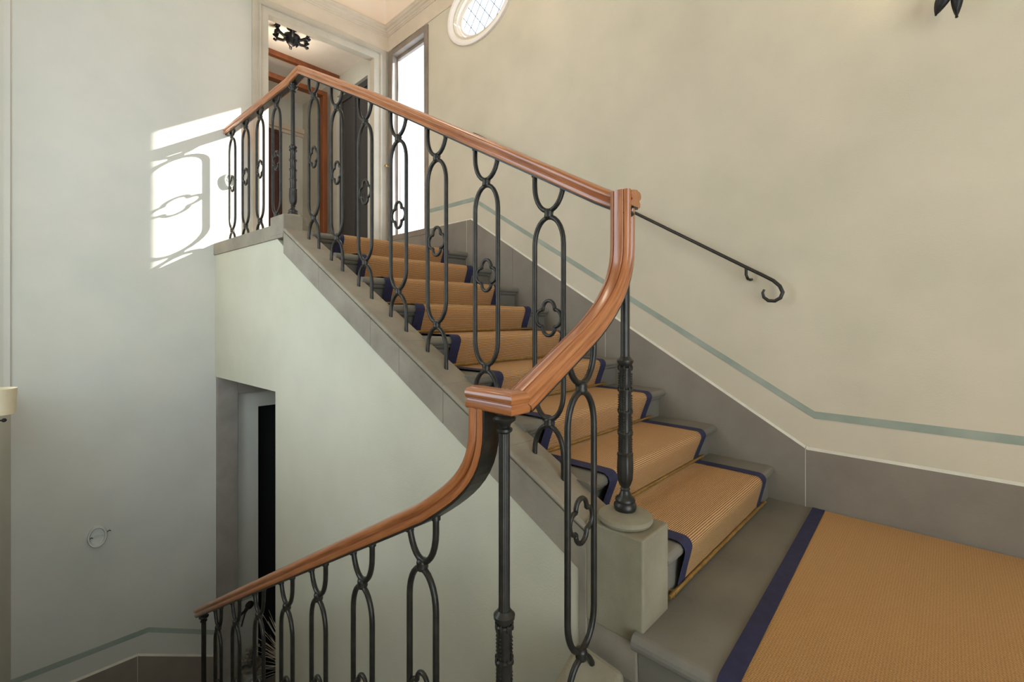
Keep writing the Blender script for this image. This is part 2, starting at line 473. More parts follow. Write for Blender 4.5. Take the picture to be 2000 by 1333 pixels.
# ------------------------------------------------------------------ narrow window in right wall
w1 = thing('window_1', None, None, (XW, 4.05, NW[2])); setting(w1)
def wobj(mb, name, mat, bevel=0.0):
    # geometry in world coordinates, parent at window origin
    mb.v = [(p[0] - XW, p[1] - 4.05, p[2] - NW[2]) for p in mb.v]
    return mb.obj(name, mat, w1, bevel=bevel)
y0, y1, z0, z1 = NW
mb = MB()
for a in ((y0 - 0.028, y0 + 0.028, z0 - 0.028, z1 + 0.028), (y1 - 0.05, y1 + 0.028, z0 - 0.028, z1 + 0.028), (y0 + 0.028, y1 - 0.05, z0 - 0.028, z0 + 0.03), (y0 + 0.028, y1 - 0.05, z1 - 0.03, z1 + 0.028)):
    mb.box(XW - 0.014, XW + 0.06, *a)
wobj(mb, 'window_frame', M_FRAME, 0.003)
mb = MB()
for a in ((y0 + 0.01, y0 + 0.05, z0, z1), (y1 - 0.06, y1 - 0.01, z0, z1), (y0 + 0.05, y1 - 0.06, z0, z0 + 0.045), (y0 + 0.05, y1 - 0.06, z1 - 0.06, z1)):
    mb.box(XW + 0.05, XW + 0.085, *a)
wobj(mb, 'sash', M_FRAME, 0.003)
mb = MB(); mb.box(XW + 0.064, XW + 0.070, y0 + 0.045, y1 - 0.055, z0 + 0.04, z1 - 0.055)
wobj(mb, 'pane', M_GLASS)
mb = MB(); mb.lathe([(0.012, 0), (0.012, -0.012), (0.007, -0.016), (0.007, -0.035), (0.016, -0.042), (0.016, -0.052), (0.004, -0.056)], (XW - 0.014, y1 + 0.0, 2.58), 12, axis='x')
wobj(mb, 'handle', M_BRASS)

# oval leaded window
w2 = thing('window_2', None, None, (XW, OC[0], OC[1])); setting(w2)
def ell(A, B, x, nn=72, c=OC): return [(x, A * cos(2 * pi * k / nn), B * sin(2 * pi * k / nn)) for k in range(nn)]
def rings(loops, mat, name, close=True):
    mb = MB(); nn = len(loops[0]); vs = [p for l in loops for p in l]
    fs = []
    m = len(loops)
    for i in range(m if close else m - 1):
        j = (i + 1) % m
        for k in range(nn):
            l = (k + 1) % nn
            fs.append([i * nn + k, i * nn + l, j * nn + l, j * nn + k])
    mb.add(vs, fs, True)
    return mb.obj(name, mat, w2)
OFA, OFB = 0.413, 0.305
rings([ell(OFA, OFB, 0.0), ell(OFA, OFB, -0.022), ell(OFA - 0.008, OFB - 0.008, -0.028), ell(OFA - 0.03, OFB - 0.03, -0.028), ell(OFA - 0.045, OFB - 0.045, -0.016), ell(OA - 0.005, OB - 0.005, 0.035), ell(OA - 0.02, OB - 0.02, 0.10), ell(OA + 0.01, OB + 0.01, 0.10)], M_WHITE, 'window_frame')
rings([ell(OA - 0.02, OB - 0.02, 0.055), ell(OA - 0.045, OB - 0.045, 0.058), ell(OA - 0.045, OB - 0.045, 0.075), ell(OA - 0.02, OB - 0.02, 0.08)], M_WHITE, 'sash')
mb = MB(); L1 = ell(OA - 0.04, OB - 0.04, 0.064); L2 = ell(OA - 0.04, OB - 0.04, 0.068)
mb.add(L1, [list(range(72))]); mb.add(L2, [list(range(72))[::-1]])
mb.obj('pane', M_GLASS, w2, fixn=False)
ga, gb = OA - 0.045, OB - 0.045
for sgn in (1, -1):
    for k in range(-5, 6):
        # line z = sgn*1.25*y + c clipped by the ellipse
        cst = k * 0.15
        pts = []
        for q in range(400):
            y = -ga + 2 * ga * q / 399; z = sgn * 1.25 * y + cst
            if (y / ga) ** 2 + (z / gb) ** 2 <= 1: pts.append((y, z))
        if len(pts) > 12:
            mb = MB(); mb.tube([(0.066, *pts[0]), (0.066, *pts[-1])], 0.0034, 6); mb.obj('lead_came', M_LEAD, w2)

# ------------------------------------------------------------------ floors
mb = MB(); mb.box(-0.7, 2.75, -3.2, 7.4, -2.55, -2.4); setting(mb.obj('floor', M_TILE_FLOOR))
# upper landing slab
mb = MB()
yE = Y1 + 8 * T
mb.hexa([(XO(yE) + 0.12, yE + 0.03, 1.40), (XW, yE + 0.03, 1.40), (XW, 4.47, 1.40), (XO(4.55) + 0.12, 4.56, 1.40),
         (XO(yE) + 0.12, yE + 0.03, ZL), (XW, yE + 0.03, ZL), (XW, 4.47, ZL), (XO(4.55) + 0.12, 4.56, ZL)])
mb.box(1.3, 2.62, 0.0, 0.30, 1.40, ZL, far)
setting(mb.obj('floor_upper_landing', M_TILE_FLOOR))
# passage ceiling under the landing
mb = MB(); mb.hexa([(XO(3.3) + 0.115, 3.32, 0.445), (XW, 3.32, 0.445), (XW, 4.447, 0.445), (XO(4.55) + 0.115, 4.55, 0.445),
                    (XO(3.3) + 0.115, 3.32, 0.55), (XW, 3.32, 0.55), (XW, 4.447, 0.55), (XO(4.55) + 0.115, 4.55, 0.55)])
setting(mb.obj('ceiling_passage', M_PLASTER_LOW))
# wall beside passage (behind the stairs, closes the space under the flight)
mb = MB(); mb.box(XO(3.2) + 0.125, XW, 3.17, 3.315, -2.4, 1.35); setting(mb.obj('wall_passage', M_PLASTER_LOW))

# stairwell wall below the upper flight
mb = MB()
def wstrip(ya, yb, za0, zb0, za1, zb1, t=0.12):
    mb.hexa([(XO(ya), ya, za0), (XO(ya) + t, ya, za0), (XO(yb) + t, yb, zb0), (XO(yb), yb, zb0),
             (XO(ya), ya, za1), (XO(ya) + t, ya, za1), (XO(yb) + t, yb, zb1), (XO(yb), yb, zb1)])
def wtop(y): return min(1.5, NL(y) - 0.17)
wstrip(0.882, 3.10, -2.4, -2.4, wtop(0.882), wtop(3.10))
wstrip(3.10, 3.318, -2.4, -2.4, wtop(3.10), 1.5)
wstrip(3.318, YF(1.09), 0.445, 0.445, 1.5, 1.5)
setting(mb.obj('wall_stairwell', M_PLASTER_WELL))

# ------------------------------------------------------------------ upper staircase
st = thing('staircase', 'upper flight of grey sandstone stairs beside the right wall, with pedestal and sloping stone string', 'staircase', (1.95, Y1, 0))
def stp(mb, name, mat, bevel=0.0, **k):
    mb.v = [(p[0] - 1.95, p[1] - Y1, p[2]) for p in mb.v]
    return mb.obj(name, mat, st, bevel=bevel, **k)
def step_profile(k):
    """(y, z) outline of step k"""
    yr = Y1 + (k - 1) * T; z = k * R; yn = yr - (NOSE if k > 1 else 0.029)
    p = [(yr + T + 0.02, z - 0.12), (yr + T + 0.02, z), (yn + 0.022, z)]
    for q in range(1, 7):
        a = pi / 2 + pi * q / 7
        p.append((yn + 0.022 + 0.022 * cos(a), z - 0.022 + 0.022 * sin(a)))
    p += [(yn + 0.022, z - 0.044), (yn + 0.022, z - 0.05), (yn + 0.028, z - 0.058), (yn + 0.036, z - 0.063), (yr, z - 0.066), (yr, z - R), (yr + 0.08, z - R), (yr + 0.08, z - 0.12)]
    return p
for k in range(1, NST + 1):
    mb = MB(); pr = step_profile(k)
    yr = Y1 + (k - 1) * T
    mb.prism(pr, lambda y, z: (XO(y) + 0.148, y, z), lambda y, z: (XW - 0.004, y, z))
    o = stp(mb, 'step', M_STONE_TREAD)
# string face blocks and coping, split at the joints
cuts = [0.862, 1.22, 1.5874, 1.906, 2.152, 2.70, 3.1816]
for i in range(len(cuts) - 1):
    ya, yb = cuts[i] + 0.0008, cuts[i + 1] - 0.0008
    mb = MB()
    def q(y, lo, hi, o0, o1): return [(XO(y) + o0, y, lo), (XO(y) + o1, y, lo), (XO(y) + o0, y, hi), (XO(y) + o1, y, hi)]
    def lo(y): return min(1.482, NL(y) - 0.205)
    def hi(y): return min(1.572, NL(y) - 0.062)
    A, B = q(ya, lo(ya), hi(ya), -0.006, 0.17), q(yb, lo(yb), hi(yb), -0.006, 0.17)
    mb.hexa([A[0], A[1], B[1], B[0], A[2], A[3], B[3], B[2]])
    stp(mb, 'string_block', M_STONE, 0.002)
    mb = MB()
    pr = [(-0.010, -0.052), (-0.012, -0.044), (-0.008, -0.036), (0.0, -0.033), (0.135, -0.035), (0.16, -0.036), (0.165, -0.042), (0.165, -0.060), (0.004, -0.060), (0.004, -0.052)]
    mb.prism(pr, lambda o, h: (XO(ya) + o, ya, min(1.60, NL(ya) + h)), lambda o, h: (XO(yb) + o, yb, min(1.605, NL(yb) + h)))
    stp(mb, 'string_coping', M_STONE, 0.0)
# level curb of the gallery and the block under its newel
mb = MB()
def lev(ya, yb, o0, o1, za, zb):
    mb.hexa([(XO(ya) + o0, ya, za), (XO(ya) + o1, ya, za), (XO(yb) + o1, yb, za), (XO(yb) + o0, yb, za),
             (XO(ya) + o0, ya, zb), (XO(ya) + o1, ya, zb), (XO(yb) + o1, yb, zb), (XO(yb) + o0, yb, zb)])
lev(3.182, YF(1.09), -0.010, 0.165, 1.480, 1.580)
stp(mb, 'gallery_curb', M_STONE, 0.004)
mb = MB(); lev(3.170, 3.375, -0.012, 0.12, 1.50, 1.634); stp(mb, 'newel_block', M_STONE, 0.006)
mb = MB(); mb.lathe([(0.085, 0), (0.085, 0.07), (0.078, 0.08), (0.03, 0.082)], (XB(3.266), 3.266, 1.565), 28); stp(mb, 'newel_block', M_STONE)
# pedestal at the foot
mb = MB(); mb.box(1.268, 1.440, 0.664, 0.87, -0.045, 0.279); stp(mb, 'pedestal', M_STONE_PALE, 0.006)
mb = MB(); mb.box(1.275, 1.455, 0.690, 0.87, -1.2, -0.047); stp(mb, 'pedestal_base', M_STONE, 0.004)
mb = MB(); mb.box(1.268, 1.40, 0.868, 0.90, -1.2, 0.185); stp(mb, 'pedestal_base', M_STONE, 0.003)
mb = MB(); mb.lathe([(0.060, 0), (0.082, 0.004), (0.0885, 0.014), (0.086, 0.026), (0.070, 0.033), (0.045, 0.040), (0.03, 0.042)], (1.352, 0.772, 0.277), 40)
stp(mb, 'pedestal_disc', M_STONE_PALE)

# ------------------------------------------------------------------ middle landing and lower stairs
mb = MB()
pr = [(1.30, -0.10), (1.262, -0.066)]
zt = 0.0
prof = [(XW, -0.16), (XW, 0.0), (1.262, 0.0)]
for q in range(1, 8):
    a = pi / 2 + pi * q / 8
    prof.append((1.262 + 0.027 * cos(a), -0.027 + 0.027 * sin(a)))
prof += [(1.262, -0.054), (1.268, -0.066), (1.280, -0.07), (1.285, -0.17), (1.285, -0.6), (1.45, -0.6), (1.45, -0.16)]
mb.prism(prof, lambda x, z: (x, -3.2, z), lambda x, z: (x, 0.688, z))
setting(mb.obj('floor_middle_landing', M_STONE_TREAD))
ls = thing('lower_staircase', 'lower stone stairs turning down to the left below the landing edge', 'staircase', (0.4, 0.9, -2.0))
def lsp(mb, name, mat, bevel=0.0):
    mb.v = [(p[0] - 0.4, p[1] - 0.9, p[2] + 2.0) for p in mb.v]
    return mb.obj(name, mat, ls, bevel=bevel)
for i, (xa, xb) in enumerate(((0.965, 1.30), (0.665, 1.0))):
    mb = MB(); mb.box(xa, xb, -1.2, 0.80, -0.17 * (i + 2) - (0.0), -0.17 * (i + 1)); lsp(mb, 'step', M_STONE_TREAD, 0.015)
mb = MB(); mb.box(-0.62, 0.70, -1.2, 0.92, -0.68, -0.51); lsp(mb, 'quarter_landing', M_STONE_TREAD, 0.01)
for k in range(8):
    ya = 0.90 + 0.306 * k
    mb = MB(); mb.box(XLW(ya) + 0.01, 0.80, ya, ya + 0.34, -0.51 - 0.17 * (k + 2), -0.51 - 0.17 * (k + 1)); lsp(mb, 'step', M_STONE_TREAD, 0.012)
mb = MB(); mb.box(-0.19, 0.60, 3.36, 4.52, -2.1, -1.95); lsp(mb, 'lower_landing', M_STONE_TREAD, 0.01)
# curb of the short side flight, next to the pedestal
mb = MB()
def cz(x): return -0.052 - 0.5556 * (1.205 - x)
mb.hexa([(0.70, 0.70, -0.75), (1.232, 0.70, -0.75), (1.232, 0.86, -0.75), (0.70, 0.86, -0.75),
         (0.70, 0.70, cz(0.70) - 0.02), (1.232, 0.70, cz(1.232) - 0.075), (1.205, 0.86, cz(1.205) - 0.02), (0.72, 0.85, cz(0.72))])
lsp(mb, 'curb', M_STONE_PALE, 0.018)
mb = MB()
def lz(y): return 0.3925 - 0.5556 * (y - 1.149) - 1.14
mb.hexa([(0.74, 0.87, lz(0.87) - 0.35), (0.89, 0.87, lz(0.87) - 0.35), (0.89, 3.75, lz(3.75) - 0.35), (0.74, 3.75, lz(3.75) - 0.35),
         (0.74, 0.87, lz(0.87)), (0.89, 0.87, lz(0.87)), (0.89, 3.75, lz(3.75)), (0.74, 3.75, lz(3.75))])
lsp(mb, 'curb', M_STONE, 0.01)

# ------------------------------------------------------------------ skirting and dado bands
def zsl(y, z0, y0=0.515, y1=3.06, rise=1.529):
    t = max(0.0, min(1.0, (y - y0) / (y1 - y0))); return z0 + rise * t
skz = 0.286
bb = bpy.data.objects.new('baseboard_right', None); COL.objects.link(bb); bb.location = (XW, 0.5, 0); setting(bb)
def bbp(mb, name, mat, bevel=0.0):
    mb.v = [(p[0] - XW, p[1] - 0.5, p[2]) for p in mb.v]
    return mb.obj(name, mat, bb, bevel=bevel)
bc = [-3.2, 0.5215, 1.684, 2.55, 3.114, 3.696]
for i in range(len(bc) - 1):
    ya, yb = bc[i] + 0.0015, bc[i + 1] - 0.0015
    if ya >= 3.1 and yb > 3.2:
        mb = MB()
    mb = MB()
    yl = [ya] + [v for v in (0.515, 0.95, 3.06) if ya < v < yb] + [yb]
    for a, b in zip(yl[:-1], yl[1:]):
        la = max(-0.02, NL(a) - 0.42) if a > 0.5 else -0.02
        lb = max(-0.02, NL(b) - 0.42) if b > 0.5 else -0.02
        la, lb = min(la, ZL - 0.02), min(lb, ZL - 0.02)
        za, zb = zsl(a, skz), zsl(b, skz)
        mb.hexa([(XW - 0.014, a, la), (XW + 0.01, a, la), (XW + 0.01, b, lb), (XW - 0.014, b, lb), (XW - 0.014, a, za), (XW + 0.01, a, za), (XW + 0.01, b, zb), (XW - 0.014, b, zb)])
    bbp(mb, 'skirting_panel', M_BASEB)
    mb = MB()
    for a, b in zip(yl[:-1], yl[1:]):
        za, zb = zsl(a, skz), zsl(b, skz)
        mb.hexa([(XW - 0.012, a, za), (XW + 0.002, a, za), (XW + 0.002, b, zb), (XW - 0.012, b, zb), (XW - 0.004, a, za + 0.012), (XW + 0.002, a, za + 0.012), (XW + 0.002, b, zb + 0.012), (XW - 0.004, b, zb + 0.012)])
    bbp(mb, 'skirting_edge', M_GROUT)
mb = MB(); mb.box(XW - 0.012, XW + 0.01, 3.698, 4.44, ZL - 0.02, 1.768); bbp(mb, 'skirting_panel', M_BASEB)
for yj in bc[1:-1]:
    if yj == 2.55: continue
    mb = MB(); zj = zsl(yj, skz)
    base = max(0.0, NL(yj) - 0.16) if yj > 0.6 else 0.0
    mb.box(XW - 0.0135, XW, yj - 0.0025, yj + 0.0025, base, zj); bbp(mb, 'joint_line', M_GROUT)
# green band on the right wall
mb = MB()
yl = [-3.2, 0.485, 3.04, NW[0] - 0.03]
for a, b in zip(yl[:-1], yl[1:]):
    za, zb = zsl(a, 0.445, 0.485, 3.04), zsl(b, 0.445, 0.485, 3.04)
    mb.hexa([(XW - 0.003, a, za), (XW + 0.01, a, za), (XW + 0.01, b, zb), (XW - 0.003, b, zb), (XW - 0.003, a, za + 0.036), (XW + 0.01, a, za + 0.036), (XW + 0.01, b, zb + 0.036), (XW - 0.003, b, zb + 0.036)])
setting(mb.obj('trim_5', M_STRIPE))
# green band and skirting on the far wall, lower left
mb = MB()
for (xa, za), (xb, zb) in (((-0.09, -1.513), (0.647, -1.493)), ((0.647, -1.493), (1.09, -1.722))):
    mb.hexa([far(xa, -0.003, za - 0.04), far(xb, -0.003, zb - 0.04), far(xb, 0.01, zb - 0.04), far(xa, 0.01, za - 0.04), far(xa, -0.003, za), far(xb, -0.003, zb), far(xb, 0.01, zb), far(xa, 0.01, za)])
setting(mb.obj('trim_6', M_STRIPE))
bf = bpy.data.objects.new('baseboard_far', None); COL.objects.link(bf); bf.location = far(0.578, 0, -1.95); setting(bf)
def bfp(mb, name, mat):
    L = bf.location; mb.v = [(p[0] - L[0], p[1] - L[1], p[2] - L[2]) for p in mb.v]; return mb.obj(name, mat, bf)
for xa, za, xb, zb in ((-0.1, -1.705, 0.5765, -1.682), (0.5795, -1.682, 1.09, -1.945)):
    mb = MB(); mb.hexa([far(xa, -0.014, -2.4), far(xb, -0.014, -2.4), far(xb, 0.01, -2.4), far(xa, 0.01, -2.4), far(xa, -0.014, za), far(xb, -0.014, zb), far(xb, 0.01, zb), far(xa, 0.01, za)])
    bfp(mb, 'skirting_panel', M_BASEB)
    mb = MB(); mb.hexa([far(xa, -0.012, za), far(xb, -0.012, zb), far(xb, 0.002, zb), far(xa, 0.002, za), far(xa, -0.004, za + 0.014), far(xb, -0.004, zb + 0.014), far(xb, 0.002, zb + 0.014), far(xa, 0.002, za + 0.014)])
    bfp(mb, 'skirting_edge', M_GROUT)
mb = MB(); mb.box(0.5755, 0.5805, -0.0135, 0, -2.4, -1.682, far); bfp(mb, 'joint_line', M_GROUT)

# ------------------------------------------------------------------ upper doorway surround and the room beyond
d1 = bpy.data.objects.new('door_1', None); COL.objects.link(d1); d1.location = far(2.0, 0, ZL); setting(d1)
def dp(par, mb, name, mat, bevel=0.0):
    L = par.location; mb.v = [(p[0] - L[0], p[1] - L[1], p[2] - L[2]) for p in mb.v]; return mb.obj(name, mat, par, bevel=bevel)
x0, x1, zb, zt = UD
mb = MB(); mb.box(1.372, x0 + 0.006, -0.024, 0.064, ZL, zt, far); dp(d1, mb, 'jamb', M_SURROUND, 0.003)
mb = MB(); mb.box(x1 - 0.006, 2.672, -0.024, 0.064, ZL, zt, far); dp(d1, mb, 'jamb', M_SURROUND, 0.003)
mb = MB(); mb.box(1.372, 2.672, -0.024, 0.064, zt - 0.006, 3.845, far); dp(d1, mb, 'lintel', M_SURROUND, 0.003)
mb = MB()
for w, d in ((0.030, 0.034), (0.014, 0.042)):
    o = 0.055 if w == 0.030 else 0.062
    mb.box(x0 - o - w, x0 - o, -d, -0.02, ZL, zt + o, far); mb.box(x1 + o, x1 + o + w, -d, -0.02, ZL, zt + o, far); mb.box(x0 - o - w, x1 + o + w, -d, -0.02, zt + o, zt + o + w, far)
dp(d1, mb, 'moulding', M_SURROUND, 0.003)
# corridor shell
mb = MB(); CX = 2.575
mb.box(CX, CX + 0.12, 4.53, 4.652, ZL, 3.9); mb.box(CX, CX + 0.12, 5.39, 7.3, ZL, 3.9); mb.box(CX, CX + 0.12, 4.652, 5.39, 3.63, 3.9)
setting(mb.obj('wall_corridor_right', M_PLASTER_LOW))
mb = MB(); mb.box(0.5, CX + 0.12, ft, 2.8, 3.86, 3.96, far); setting(mb.obj('ceiling_corridor', M_WHITE))
mb = MB(); mb.box(0.5, CX + 0.22, ft, 2.8, 1.40, 1.529, far); setting(mb.obj('floor_corridor', M_TILE_FLOOR))
mb = MB(); mb.box(0.5, 2.75, 6.4, 6.5, ZL, 3.9); mb.box(0.45, 0.5, ft, 2.0, ZL, 3.9, far); setting(mb.obj('wall_corridor_back', M_PLASTER_LOW))
mb = MB(); mb.box(0.5, CX, 6.34, 6.4, 3.44, 3.50); mb.box(0.5, CX, 6.37, 6.4, 3.40, 3.44); setting(mb.obj('trim_7', M_MOULD))
# dark red door in the back wall
o = thing('panel_door', 'dark red brown door seen through the balusters beyond the upper doorway', 'door', (2.2, 6.38, ZL))
mb = MB(); mb.box(-0.16, 0.06, 0, 0.018, 0, 1.83); mb.obj('door_leaf', M_TIMBER_DARK, o, bevel=0.004)
mb = MB(); mb.box(-0.20, -0.16, -0.01, 0.018, 0, 1.88); mb.box(0.06, 0.10, -0.01, 0.018, 0, 1.88); mb.box(-0.16, 0.06, -0.01, 0.018, 1.83, 1.88); mb.obj('door_frame', M_TIMBER_DARK, o, bevel=0.003)
# timber partition frame
o = thing('timber_partition', 'orange brown timber frame with post and two crossbars in the room beyond the upper doorway', 'partition', (2.0, 5.56, ZL))
mb = MB(); mb.box(0.46, 0.515, -0.05, 0.05, 0, 2.12); mb.obj('post', M_TIMBER, o, bevel=0.004)
mb = MB(); mb.box(-1.2, 0.515, -0.05, 0.05, 2.12, 2.175); mb.obj('crossbar', M_TIMBER, o, bevel=0.004)
mb = MB(); mb.box(-1.2, 0.570, -0.25, -0.19, 2.275, 2.33); mb.obj('crossbar', M_TIMBER, o, bevel=0.004)
# dark woven door in corridor wall
o = thing('woven_door', 'dark charcoal woven door panel just inside the upper doorway on its right', 'door', (CX + 0.05, 5.02, ZL))
mb = MB(); mb.box(0.0, 0.02, -0.365, 0.365, 0, 2.095); mb.obj('woven_panel', M_WEAVE, o)
for ya in (-0.368, -0.02, 0.30):
    mb = MB(); mb.box(-0.02, 0.0, ya, ya + 0.06, 0, 2.095); mb.obj('stile', M_WEAVE, o, bevel=0.003)
mb = MB(); mb.box(-0.02, 0.0, -0.308, 0.30, 2.02, 2.095); mb.obj('rail', M_WEAVE, o, bevel=0.003)

# ------------------------------------------------------------------ lower doorway under the landing
d2 = bpy.data.objects.new('door_2', None); COL.objects.link(d2); d2.location = far(1.6, 0, -2.4); setting(d2)
mb = MB(); mb.box(1.10, 1.252, -0.05, 0.0, -2.4, 0.444, far); dp(d2, mb, 'jamb', M_SURROUND_DARK, 0.003)
mb = MB(); mb.box(1.252, 2.3, -0.05, 0.0, 0.285, 0.444, far); dp(d2, mb, 'lintel', M_SURROUND_DARK, 0.003)
mb = MB(); mb.box(LD[0] - 0.02, LD[1] + 0.02, ft + 0.001, ft + 0.02, -2.4, LD[3] + 0.02, far); dp(d2, mb, 'dark_sheet', M_BLACK)  # black sheet closing the doorway, painted as the darkness of the room behind
mb = MB()
mb.box(LD[0] - 0.001, LD[0] + 0.001, 0.001, ft, -2.4, LD[3], far)
mb.box(1.252, LD[0], -0.006, 0.0, -1.56, -1.53, far)
setting(mb.obj('trim_8', M_STRIPE))

# ------------------------------------------------------------------ stair runner
def runner_path():
    P = []
    e = 0.006
    for k in range(1, NST + 1):
        yr = Y1 + (k - 1) * T; z = k * R; yn = yr - (NOSE if k > 1 else 0.029); zb = (k - 1) * R
        if k == 1: P.append((yr - 0.010, zb + 0.004))
        P.append((yr - 0.008, zb + 0.022))
        for q in range(1, 5):
            t = q / 5.0
            P.append((yr - 0.008 + (yn - e - yr + 0.008) * (t ** 1.15), zb + 0.022 + (z - 0.03 - zb - 0.022) * t))
        for q in range(0, 9):
            a = pi + 0.15 - (pi / 2 + 0.15) * q / 8
            P.append((yn + 0.024 + (0.024 + e) * cos(a), z - 0.022 + (0.022 + e) * sin(a)))
        if k < NST:
            for q in (1, 2, 3): P.append((yn + 0.03 + (T - 0.02) * q / 4, z + e + 0.001))
            P.append((yr + T - 0.012, z + e))
        else:
            P += [(yn + 0.5, z + e), (3.95, z + e)]
    return P
RP = runner_path()
rn = thing('stair_runner', 'ribbed tan sisal runner with navy borders laid over the upper stairs', 'carpet', (2.0, Y1, 0))
def rxl(y): return 1.540 - 0.030 * (y - 0.645)
def rxr(y): return 2.500 - 0.016 * (y - 0.645)
def strip(xa, xb, lift, name, mat, nx=1, th=0.007):
    mb = MB(); vs, uv, fs = [], [], []; L = 0.0
    for i, (y, z) in enumerate(RP):
        if i: L += math.hypot(y - RP[i - 1][0], z - RP[i - 1][1])
        # normal for lift
        a = RP[max(0, i - 1)]; b = RP[min(len(RP) - 1, i + 1)]
        d = Vector((b[0] - a[0], b[1] - a[1])).normalized(); nn = (-d[1], d[0])
        for x in (xa(y), xb(y)):
            vs.append((x - 2.0, y + nn[0] * lift - Y1, z + nn[1] * lift)); uv.append((L, x))
    for i in range(len(RP) - 1):
        fs.append([2 * i, 2 * i + 1, 2 * i + 3, 2 * i + 2])
    mb.add(vs, fs, True, uv)
    o = mb.obj(name, mat, rn, fixn=False, autosmooth=False)
    return o
BW = 0.062
strip(lambda y: rxl(y) + BW - 0.004, lambda y: rxr(y) - BW + 0.004, 0.001, 'sisal_field', M_SISAL)
strip(rxl, lambda y: rxl(y) + BW, 0.0035, 'border', M_NAVY)
strip(lambda y: rxr(y) - BW, rxr, 0.0035, 'border', M_NAVY)

# brass rods
ordn = ['lowest brass rod, at the foot of the stair runner on the landing', 'second brass rod from the bottom of the stair runner', 'third brass rod from the bottom of the stair runner',
        'fourth brass rod from the bottom of the stair runner', 'fifth brass rod up the stair runner', 'sixth brass rod up the stair runner', 'seventh and highest visible brass rod on the stair runner']
for k in range(1, 8):
    yr = Y1 + (k - 1) * T; zb = (k - 1) * R
    o = thing('stair_rod', ordn[k - 1], 'stair rod', (2.0, yr - 0.017, zb + 0.019), 'brass stair rods')
    mb = MB(); mb.tube([(rxl(yr) - 0.075 - 2.0, 0, 0), (rxr(yr) + 0.06 - 2.0, 0, 0)], 0.0072, 10); mb.obj('rod', M_BRASS, o)
    for x in (rxl(yr) - 0.035 - 2.0, rxr(yr) + 0.03 - 2.0):
        mb = MB(); mb.lathe([(0.0085, -0.006), (0.0085, 0.006)], (x, 0, 0), 10, axis='x'); mb.box(x - 0.005, x + 0.005, 0.0, 0.018, -0.018, 0.004); mb.obj('bracket', M_BRASS, o)

# ------------------------------------------------------------------ landing carpet (runs left and over the landing edge)
lc = thing('landing_carpet', 'tan sisal carpet with a wide navy border covering the landing floor', 'carpet', (2.0, 0.4, 0))
CP = [(2.672, 0.006)] + [(2.6 - 0.1 * i, 0.006) for i in range(14)] + [(1.265, 0.006)]
for q in range(1, 9):
    a = pi / 2 + pi * 0.55 * q / 8; CP.append((1.262 + 0.034 * cos(a), -0.027 + 0.033 * sin(a)))
CP += [(1.262, -0.11), (1.276, -0.160)]
def yo(x): return 0.440 + (x - 1.251) * 0.034
def cstrip(ya, yb, lift, name, mat):
    mb = MB(); vs, uv, fs = [], [], []; L = 0.0
    for i, (x, z) in enumerate(CP):
        if i: L += math.hypot(x - CP[i - 1][0], z - CP[i - 1][1])
        a = CP[max(0, i - 1)]; b = CP[min(len(CP) - 1, i + 1)]
        d = Vector((b[0] - a[0], b[1] - a[1])).normalized(); nn = (d[1], -d[0])
        for y in (ya(x), yb(x)):
            vs.append((x + nn[0] * lift - 2.0, y - 0.4, z + nn[1] * lift)); uv.append((L, y))
    for i in range(len(CP) - 1): fs.append([2 * i, 2 * i + 1, 2 * i + 3, 2 * i + 2])
    mb.add(vs, fs, True, uv); return mb.obj(name, mat, lc, fixn=False, autosmooth=False)
cstrip(lambda x: -3.1, lambda x: yo(x) - 0.048, 0.001, 'sisal_field', M_SISAL_LAND)
cstrip(lambda x: yo(x) - 0.052, yo, 0.0035, 'border', M_NAVY)

